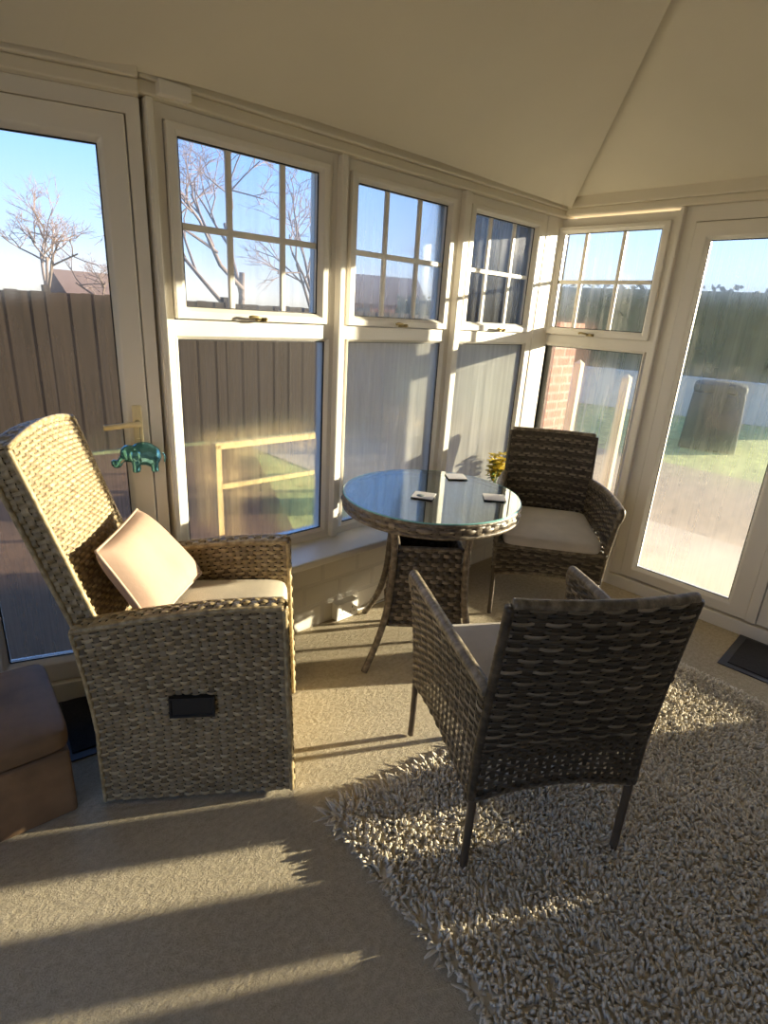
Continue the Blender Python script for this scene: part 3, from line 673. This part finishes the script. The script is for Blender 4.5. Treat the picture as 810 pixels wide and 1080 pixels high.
# open topped woven box between the legs
mb = MB()
def bc(a, z): r_ = .232-.037*(z-.19)/.36; return np.array([r_*math.cos(a), r_*math.sin(a), z])
for k in range(4):
    a0, a1 = angs[k], angs[k]-PI/2
    fo = lambda u, v, a0=a0, a1=a1: lerp(bc(a1, .19+.36*v), bc(a0, .19+.36*v), u)
    weave(mb, fo, 18, 11, .0042, .44, 0, 3, smi=2, rowmi=lambda i: 0 if i % 3 else 2)
    I = np.array([.975, .975, 1])
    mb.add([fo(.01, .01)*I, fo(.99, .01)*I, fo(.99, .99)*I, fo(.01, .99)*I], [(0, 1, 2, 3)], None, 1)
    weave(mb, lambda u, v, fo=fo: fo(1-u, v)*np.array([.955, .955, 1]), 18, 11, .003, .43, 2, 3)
    wrap(mb, [fo(u, 1) for u in np.linspace(0, 1, 5)], .010, 0, .02); wrap(mb, [fo(u, 0) for u in np.linspace(0, 1, 5)], .009, 0, .02)
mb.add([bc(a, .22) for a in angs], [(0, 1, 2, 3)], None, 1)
mb.build('pedestal_box', ['wick_t', 'core', 'wick_cd'], tb)
mb = MB()
mb.tube([(0, 0, .70), (0, 0, .712)], .25, 24)
mb.build('top_brace', 'steel', tb)
# coasters
def coaster(x, y, rz, lab, rounded_=False):
    z = .7622; h = .047
    o = empty('coaster', (x, y, z), rz, label=lab, cat='coaster', group='coasters on the glass table')
    mb = MB(); mb.box((-h, -h, 0), (h, h, .004)); mb.build('base', 'cork', o, bevel=.012 if rounded_ else .002, seg=4)
    mb = MB(); mb.box((-h, -h, .004), (h, h, .0065)); t = mb.build('face', 'coaster', o, bevel=.012 if rounded_ else .001, seg=4)
    if rounded_:
        mb = MB(); mb.lathe([(0, 0), (.018, 0), (.018, .0006), (0, .0006)], 7, (-.012, .012, .0065)); mb.build('printed_picture', 'print', t)
    return o
coaster(-1.568, -.519, .55, 'pale coaster with a dark printed picture, nearest the middle of the glass table', True)
coaster(-1.209, -.394, .95, 'plain pale coaster on the window side of the glass table')
coaster(-1.32, -.707, .75, 'plain pale coaster at the right edge of the glass table')
# ------------------------------------------------------------------ rug
def rug():
    c1, c2, c3, c4 = [np.array(q) for q in ((-2.44, -1.005), (-.66, -1.36), (-.72, -2.75), (-2.56, -2.55))]
    sp = .0102; nu = int(1.81/sp); nv = int(1.45/sp)
    U, V = np.meshgrid((np.arange(nu)+.5)/nu, (np.arange(nv)+.5)/nv, indexing='ij'); U = U.ravel(); V = V.ravel()
    U = np.clip(U+rng.normal(0, .35/nu, U.size), 0, 1); V = np.clip(V+rng.normal(0, .35/nv, V.size), 0, 1)
    B = np.outer((1-U)*(1-V), c1)+np.outer(U*(1-V), c2)+np.outer(U*V, c3)+np.outer((1-U)*V, c4)
    n = len(B)
    # clumped lean: smooth random field
    def field(k):
        out = np.zeros(n)
        for s, amp in ((9, 1.), (21, .9), (47, .8)):
            a, b, p = rng.random()*6.28, s*(1+rng.random()*.4), rng.random()*6.28
            a2 = rng.random()*6.28
            out += amp*np.sin(b*(B[:, 0]*math.cos(a)+B[:, 1]*math.sin(a))+p+1.5*np.sin(b*.6*(B[:, 0]*math.cos(a2)+B[:, 1]*math.sin(a2))))
        return out
    lean = np.stack([field(0), field(1)], 1)*.22+rng.normal(0, .55, (n, 2))
    lean[:, 0] += 1.3*((U > 1-.012)*1.-(U < .012)*1.); lean[:, 1] += 1.3*((V < .014)*1.-(V > 1-.014)*1.)
    H = .030*(.8+.35*rng.random(n)); r0 = .0042*(.8+.5*rng.random(n))
    rings = []
    for t, rs in ((0, 1.), (.45, 1.15), (.8, 1.1), (1.0, .65)):
        dxy = lean*(.020*t**1.4)[..., None] if hasattr(t, 'shape') else lean*(.020*t**1.4)
        z = H*t*(1-.28*np.clip(np.linalg.norm(lean, axis=1), 0, 1.5)*t)
        cen = np.concatenate([B+dxy, z[:, None]+.002], 1)
        for k in range(4):
            a = PI/2*k; off = np.stack([np.cos(a)*r0*rs, np.sin(a)*r0*rs, np.zeros(n)], 1); rings.append(cen+off)
    Vt = np.stack(rings, 1).reshape(-1, 3)                               # n x 16
    q = []
    for i in range(3):
        for k in range(4): q.append((i*4+k, i*4+(k+1) % 4, (i+1)*4+(k+1) % 4, (i+1)*4+k))
    q.append((12, 13, 14, 15)); q = np.array(q); nq = len(q)
    Fq = (q[None]+np.arange(n)[:, None, None]*16).reshape(-1, 4)
    # backing
    me = bpy.data.meshes.new('pile'); me.vertices.add(len(Vt)); me.vertices.foreach_set('co', Vt.astype(np.float32).ravel())
    me.loops.add(Fq.size); me.loops.foreach_set('vertex_index', Fq.astype(np.int32).ravel())
    me.polygons.add(len(Fq)); me.polygons.foreach_set('loop_start', np.arange(0, Fq.size, 4, dtype=np.int32)); me.polygons.foreach_set('use_smooth', np.ones(len(Fq), bool))
    me.materials.append(M['rug']); uv = me.uv_layers.new(name='UVMap')
    ru = np.repeat(rng.random((n, 2))*40, nq*4, axis=0).astype(np.float32); uv.data.foreach_set('uv', ru.ravel()); me.update(calc_edges=True); me.validate()
    cc = (c1+c2+c3+c4)/4; ins = [cc+(q-cc)*.985 for q in (c4, c3, c2, c1)]
    root = sheet([(*q, .001) for q in ins], .006).build('shaggy_rug', 'rug')
    tag(root, 'cream shaggy long pile rug under the foreground wicker armchair', 'rug')
    o = bpy.data.objects.new('pile', me); COL.objects.link(o); o.parent = root; o['kind'] = 'stuff'
rug()
# ------------------------------------------------------------------ mats
def mat(cx, cy, sx, sy, rz, lab):
    o = empty('door_mat', (cx, cy, 0), rz, label=lab, cat='doormat')
    mb = MB(); mb.box((-sx/2, -sy/2, .0005), (sx/2, sy/2, .005)); mb.build('edging', 'matedge', o, bevel=.002)
    mb = MB(); mb.box((-sx/2+.035, -sy/2+.035, .005), (sx/2-.035, sy/2-.035, .010)); mb.build('pile', 'mat', o, bevel=.003)
mat(-.255, -1.855, .40, .70, math.radians(2), 'black door mat on the carpet in front of the right hand double door')
mat(-2.825, -.13, .31, .38, math.radians(-8), 'black door mat between the ottoman and recliner at the left door')
# ------------------------------------------------------------------ socket and cable
sk = empty('power_socket', (-1.632, -.075, .05), label='white double power socket low on the wall under the sill', cat='socket')
mb = MB(); mb.box((-.068, -.036, -.045), (.068, .0005, .045)); mb.build('back_box', 'white_plastic', sk, bevel=.004)
mb = MB(); mb.box((-.070, -.044, -.047), (.070, -.036, .047)); fp = mb.build('faceplate', 'white_plastic', sk, bevel=.003)
for cx in (-.033, .033):
    mb = MB()
    mb.box((cx-.003, -.0445, .002), (cx+.003, -.0435, .014)).box((cx-.014, -.0445, -.018), (cx-.008, -.0435, -.013)).box((cx+.008, -.0445, -.018), (cx+.014, -.0435, -.013)); mb.build('pin_holes', 'black', fp)
    mb = MB(); mb.box((cx-.007, -.047, .024), (cx+.007, -.043, .040)); mb.build('switch', 'white_plastic', fp, bevel=.001)
mb = MB(); mb.tube(bez([(-1.560, -.098, .03), (-1.54, -.10, .012), (-1.45, -.092, .006), (-1.25, -.097, .006), (-.95, -.09, .006), (-.6, -.095, .006)], 10), .004, 8)
tag(mb.build('cable', 'white_plastic'), 'white cable along the foot of the wall right of the socket', 'cable')
# ------------------------------------------------------------------ elephant ornament
def blob(mb, c, r, R=None, seg=14):
    V = []; F = []
    for i in range(seg//2+1):
        th = PI*i/(seg//2)
        for k in range(seg):
            a = 2*PI*k/seg; p = np.array([r[0]*math.sin(th)*math.cos(a), r[1]*math.sin(th)*math.sin(a), r[2]*math.cos(th)])
            if R is not None: p = R@p
            V.append(np.array(c)+p)
    for i in range(seg//2):
        for k in range(seg): F.append((i*seg+k, (i+1)*seg+k, (i+1)*seg+(k+1) % seg, i*seg+(k+1) % seg))
    mb.add(V, F, None, 0, True)
el_ = empty('elephant_ornament', (-2.595, -.108, .975), PHI, label='shiny teal glass elephant hanging from the left door handle', cat='ornament')
mb = MB()
blob(mb, (.012, 0, .010), (.050, .034, .042)); blob(mb, (.034, 0, .002), (.036, .032, .040))
blob(mb, (-.036, 0, .012), (.028, .026, .031))
for x, y in ((-.016, -.015), (-.012, .015), (.044, -.015), (.046, .015)): mb.tube([(x, y, -.008), (x, y, -.035), (x, y, -.052)], [.0145, .0125, .0135], 10)
mb.tube(bez([(-.050, 0, .006), (-.062, 0, -.012), (-.070, 0, -.026), (-.080, 0, -.030), (-.088, 0, -.022), (-.086, 0, -.012)], 5), np.linspace(.013, .0055, 26), 10)
blob(mb, (-.084, 0, -.018), (.011, .011, .011))
bd = mb.build('body', 'teal', el_); rm = bd.modifiers.new('remesh', 'REMESH'); rm.mode = 'VOXEL'; rm.voxel_size = .003; rm.use_smooth_shade = True
sm = bd.modifiers.new('smooth', 'SMOOTH'); sm.iterations = 6
for s in (-1, 1):
    mb = MB(); blob(mb, (-.018, s*.026, .008), (.018, .005, .022)); mb.build('ear', 'teal', el_)
    mb = MB(); mb.tube([(-.052, s*.012, -.006), (-.064, s*.014, -.018)], [.004, .0015], 6); mb.build('tusk', 'white_plastic', el_)
mb = MB(); mb.tube(bez([(.074, 0, .010), (.080, 0, -.004), (.078, 0, -.022)], 4), .003, 6); mb.build('tail', 'teal', el_)
mb = MB(); mb.tube([(0.005, 0, .038), (.006, .006, .085), (.008, .010, .112)], .0012, 5); mb.build('hanging_thread', 'thread', el_)
# ------------------------------------------------------------------ plant on the sill
pt = empty('potted_plant', (-.485, -.112, .458), label='small potted plant with yellow petals on the sill behind the far armchair', cat='plant')
mb = MB(); mb.lathe([(0, 0), (.032, 0), (.042, .06), (.046, .075), (.040, .075), (.036, .06), (0, .058)], 20); mb.build('pot', 'pot', pt)
mb = MB()
def leafq(m, p, d, L, W):
    d = np.asarray(d, float); d /= np.linalg.norm(d); s = np.cross(d, [0, 0, 1.]); s /= np.linalg.norm(s)+1e-9; n = np.cross(s, d); V = []
    for t, w_ in ((0, .1), (.35, 1), (.7, .8), (1, .05)):
        c = np.asarray(p)+d*L*t+n*(-.25*L*t*t)
        V += [c-s*W*w_, c+n*W*.25, c+s*W*w_]
    F = []
    for i in range(3): F += [(i*3, i*3+1, i*3+4, i*3+3), (i*3+1, i*3+2, i*3+5, i*3+4)]
    m.add(V, F, None, 0, True)
for k in range(9):
    a = rng.random()*6.28; top_ = np.array([.028*math.cos(a)+.015, .03*math.sin(a), .17+.12*rng.random()]); mb.tube(bez([(0, 0, .055), top_*np.array([.4, .4, .6]), top_], 4), .0022, 5)
    for j in range(3): b = a+rng.normal(0, 1.2); leafq(mb, top_*np.array([.6, .6, .55+.15*j]), (math.cos(b), math.sin(b), .3), .05, .011)
    fl_ = MB()
    for j in range(8): b = 2*PI*j/8; leafq(fl_, top_, (math.cos(b), math.sin(b), .5*rng.random()), .042, .015)
    for j in range(9): b = rng.random()*6.28; leafq(fl_, top_*np.array([.9, .9, .70+.28*j/9]), (math.cos(b), math.sin(b), rng.normal(.1, .4)), .045, .014)
    blob(fl_, top_, (.007, .007, .006), None, 8); fl_.build('flower', 'yleaf', pt)
mb.build('stems', 'gleaf', pt)
# ------------------------------------------------------------------ outside
tag(sheet([(-14, .11, -.22), (14, .11, -.22), (40, 60, -.22), (-40, 60, -.22)], .10).build('lawn', 'lawn'), 'green lawn outside the long row of casements', 'lawn', kind=ST)
tag(sheet([(.11, -12, -.22), (1.75, -12, -.22), (1.75, 4.0, -.22), (.11, 4.0, -.22)], .105).build('patio', 'slab'), 'pale paved patio outside the right hand double door', 'patio', kind=ST)
tag(sheet([(1.75, -12, -.22), (4.3, -12, -.22), (4.3, 4.0, -.22), (1.75, 4.0, -.22)], .103).build('gravel_path', 'gravel'), 'tan gravel strip between the patio and the grass', 'gravel', kind=ST)
tag(sheet([(4.3, -12, -.22), (30, -12, -.22), (30, .11, -.22), (4.3, .11, -.22)], .10).build('grass_verge', 'lawn'), 'green grass beyond the gravel outside the right hand door', 'lawn', kind=ST)
tag(sheet([(-8, .95, -.13), (-2.3, .16, -.13), (-1.5, .16, -.13), (.2, 4.1, -.13), (-8, 4.7, -.13)], .03).build('flower_bed', 'soil'), 'dark red soil bed outside the left door and first casement', 'flower bed', kind=ST)
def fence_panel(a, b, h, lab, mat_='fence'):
    a = np.array(a, float); b = np.array(b, float); L = np.linalg.norm(b-a); d = (b-a)/L
    o = empty('fence_panel', (a[0], a[1], -.12), math.atan2(d[1], d[0]), label=lab, cat='fence', group='garden fence panels')
    mb = MB(); n = int(L/.105)
    for k in range(n): mb.box((.008+k*(L-.016)/n+.001, (k % 2)*.012, .05), (.008+(k+1)*(L-.016)/n+.001, (k % 2)*.012+.014, h+rng.normal(0, .004)))
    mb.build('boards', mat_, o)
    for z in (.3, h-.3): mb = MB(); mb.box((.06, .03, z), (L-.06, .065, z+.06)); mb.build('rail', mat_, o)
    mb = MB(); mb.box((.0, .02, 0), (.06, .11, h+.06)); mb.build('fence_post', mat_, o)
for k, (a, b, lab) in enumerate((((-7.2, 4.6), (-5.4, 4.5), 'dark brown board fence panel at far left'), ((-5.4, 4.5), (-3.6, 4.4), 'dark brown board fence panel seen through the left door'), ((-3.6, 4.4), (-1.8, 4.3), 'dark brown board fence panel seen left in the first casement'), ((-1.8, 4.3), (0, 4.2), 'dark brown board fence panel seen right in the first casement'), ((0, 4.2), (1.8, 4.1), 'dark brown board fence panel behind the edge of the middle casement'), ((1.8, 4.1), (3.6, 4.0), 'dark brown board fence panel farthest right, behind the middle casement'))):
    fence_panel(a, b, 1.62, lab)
gr = empty('garden_rail', (-1.53, 1.5, -.12), math.radians(-1), label='low pale timber rail outside, seen through the casements', cat='rail')
mb = MB(); mb.box((0, -.02, .655), (3.6, .03, .70)); mb.build('top_rail', 'rail', gr, bevel=.004)
mb = MB(); mb.box((0, -.01, .36), (3.6, .02, .395)); mb.build('lower_rail', 'rail', gr, bevel=.004)
for x in (0, 1.75, 3.55): mb = MB(); mb.box((x, -.02, 0), (x+.045, .025, .69)); mb.build('rail_post', 'rail', gr, bevel=.004)
def tree(x, y, h, lab, seed, spread=.5, depth=5, lean=0, thick=.011):
    rs = random.Random(seed); o = empty('bare_tree', (x, y, -.2), label=lab, cat='tree', group='bare winter trees beyond the garden')
    tr, tw = MB(), MB()
    def grow(p, d, L, r, k):
        d = d/np.linalg.norm(d); q = p+d*L; m = (p+q)/2+np.array([rs.gauss(0, .04)*L, rs.gauss(0, .04)*L, 0])
        (tr if k > 2 else tw).tube([p, m, q], [r, r*.85, r*.68], 5 if k > 2 else 3, cap=False)
        if k == 0: return
        for j in range(3 if k > 1 else 4):
            e_ = d*.75+np.array([rs.gauss(0, spread), rs.gauss(0, spread), rs.gauss(.12, .3)]); f = rs.uniform(.55, 1)
            grow(p+d*L*f, e_, L*rs.uniform(.58, .8), r*.58, k-1)
    grow(np.zeros(3), np.array([lean, 0, 1.]), h*.30, h*thick, depth)
    tr.build('trunk', 'bark', o); tw.build('twigs', 'twig', o)
tree(2.5, 22.3, 6.3, 'bare tree seen through the left door against blue sky', 1, .6, 6, 0, .017)
tree(4.9, 24, 5.0, 'smaller bare tree beside the left door post, right of a taller one', 2, .6, 6, 0, .017)
tree(2.7, 8.6, 7.6, 'large bare tree with fine twigs filling the first casement', 3, .55, 6)
tree(7.5, 13, 7.5, 'bare tree seen through the middle casement', 4)
tree(13, 12.5, 6.0, 'bare tree seen through the third casement', 15)
def house(x, y, rz, sx, sy, h, lab):
    o = empty('house', (x, y, -.2), rz, label=lab, cat='house', group='houses beyond the garden')
    mb = MB(); mb.box((-sx/2, -sy/2, 0), (sx/2, sy/2, h)); mb.build('walls', 'redbrick', o)
    mb = MB(); r_ = sy*.42; V = [(-sx/2-.2, -sy/2-.25, h), (sx/2+.2, -sy/2-.25, h), (sx/2+.2, sy/2+.25, h), (-sx/2-.2, sy/2+.25, h), (-sx/2-.2, 0, h+r_), (sx/2+.2, 0, h+r_)]
    mb.add(V, [(0, 1, 5, 4), (2, 3, 4, 5), (0, 4, 3), (1, 2, 5), (3, 2, 1, 0)]); mb.build('roof', 'roof', o)
    for k in range(2):
        mb = MB(); xx = -sx/4+k*sx/2; mb.box((xx-.6, -sy/2-.03, h*.55), (xx+.6, -sy/2+.02, h*.85)); mb.build('window', 'houseglass', o)
house(15, 56, .15, 8, 5, 1.5, 'low brick house with dark roof far beyond the fence')
house(34, 40, -.4, 8, 6, 2.4, 'brick house seen dimly through the third casement')
# right hand side
def hedge(x, y, sx, sy, h, lab, rz=0, nl=2600):
    o = empty('hedge', (x, y, -.12), rz, label=lab, cat='hedge', group='clipped hedge at the end of the garden')
    mb = MB()
    P = np.stack([rng.uniform(-sx/2, sx/2, nl), rng.uniform(-sy/2, sy/2, nl), rng.uniform(0, h, nl)], 1)
    for p in P:
        a = rng.normal(size=3); a /= np.linalg.norm(a); b = np.cross(a, rng.normal(size=3)); b /= np.linalg.norm(b); s = .09*(.7+.6*rng.random())
        mb.add([p-a*s, p+b*s*.5, p+a*s, p-b*s*.5], [(0, 1, 2, 3)])
    mb.box((-sx/2+.1, -sy/2+.1, 0), (sx/2-.1, sy/2-.1, h-.12)); mb.build('foliage', 'leaf', o)
    mb = MB(); mb.tube([(0, 0, 0), (0, 0, .5)], .05, 6); mb.build('stem', 'bark', o)
hedge(11.2, 3.0, 1.0, 7.0, 2.6, 'dark green hedge across the end of the garden', .25)
hedge(9.6, 8.6, .9, 4.0, 2.1, 'dark green hedge behind the lawn corner', .5)
mb = MB(); mb.box((-.10, -3.2, 0), (.10, 3.2, .78)); g = mb.build('garden_wall', 'render', bevel=.01, loc=(9.0, 2.4, -.12), rz=.25); tag(g, 'low pale rendered garden wall outside the right hand door', 'garden wall')
cb = empty('compost_bin', (6.0, .72, -.12), math.radians(18), label='dark green compost bin standing on the grass outside the right hand door', cat='compost bin')
mb = MB(); V = []
for z, h in ((0, .37), (.82, .33)): V += [(-h, -h, z), (h, -h, z), (h, h, z), (-h, h, z)]
mb.add(V, [(3, 2, 1, 0), (0, 1, 5, 4), (1, 2, 6, 5), (2, 3, 7, 6), (3, 0, 4, 7), (4, 5, 6, 7)]); mb.build('body', 'cover', cb, bevel=.03, seg=3)
rounded((.68, .68, .14), .05, 'lid', 'cover', cb, (0, 0, .88), .03, 6)
mb = MB(); mb.box((-.17, -.17, 0), (.17, .17, 1.55)).box((-.20, -.20, 1.55), (.20, .20, 1.63)); g = mb.build('brick_pier', 'redbrick', loc=(1.25, .72, -.12)); tag(g, 'red brick pier just outside the right hand casement', 'pier')
for x, y, h, lab in ((2.0, .81, 1.26, 'pale timber post outside behind the far armchair, left of two'), (2.0, .31, 1.18, 'pale timber post outside behind the far armchair, right of two')):
    mb = MB(); mb.box((-.035, -.035, 0), (.035, .035, h)); V = [(-.04, -.04, h), (.04, -.04, h), (.04, .04, h), (-.04, .04, h), (0, 0, h+.04)]; mb.add(V, [(0, 1, 4), (1, 2, 4), (2, 3, 4), (3, 0, 4)])
    g = mb.build('garden_post', 'post', loc=(x, y, -.12)); tag(g, lab, 'post', 'pale timber posts on the patio')
# ------------------------------------------------------------------ view
vs_ = SC.view_settings; vs_.view_transform = 'Standard'; vs_.look = 'None'; vs_.gamma = 1; vs_.use_curve_mapping = False; vs_.exposure = 1.0
SC.cycles.use_denoising = True; SC.cycles.caustics_refractive = True; SC.cycles.caustics_reflective = False
SC.cycles.max_bounces = 12; SC.cycles.diffuse_bounces = 6; SC.cycles.transparent_max_bounces = 24; SC.cycles.sample_clamp_indirect = 4
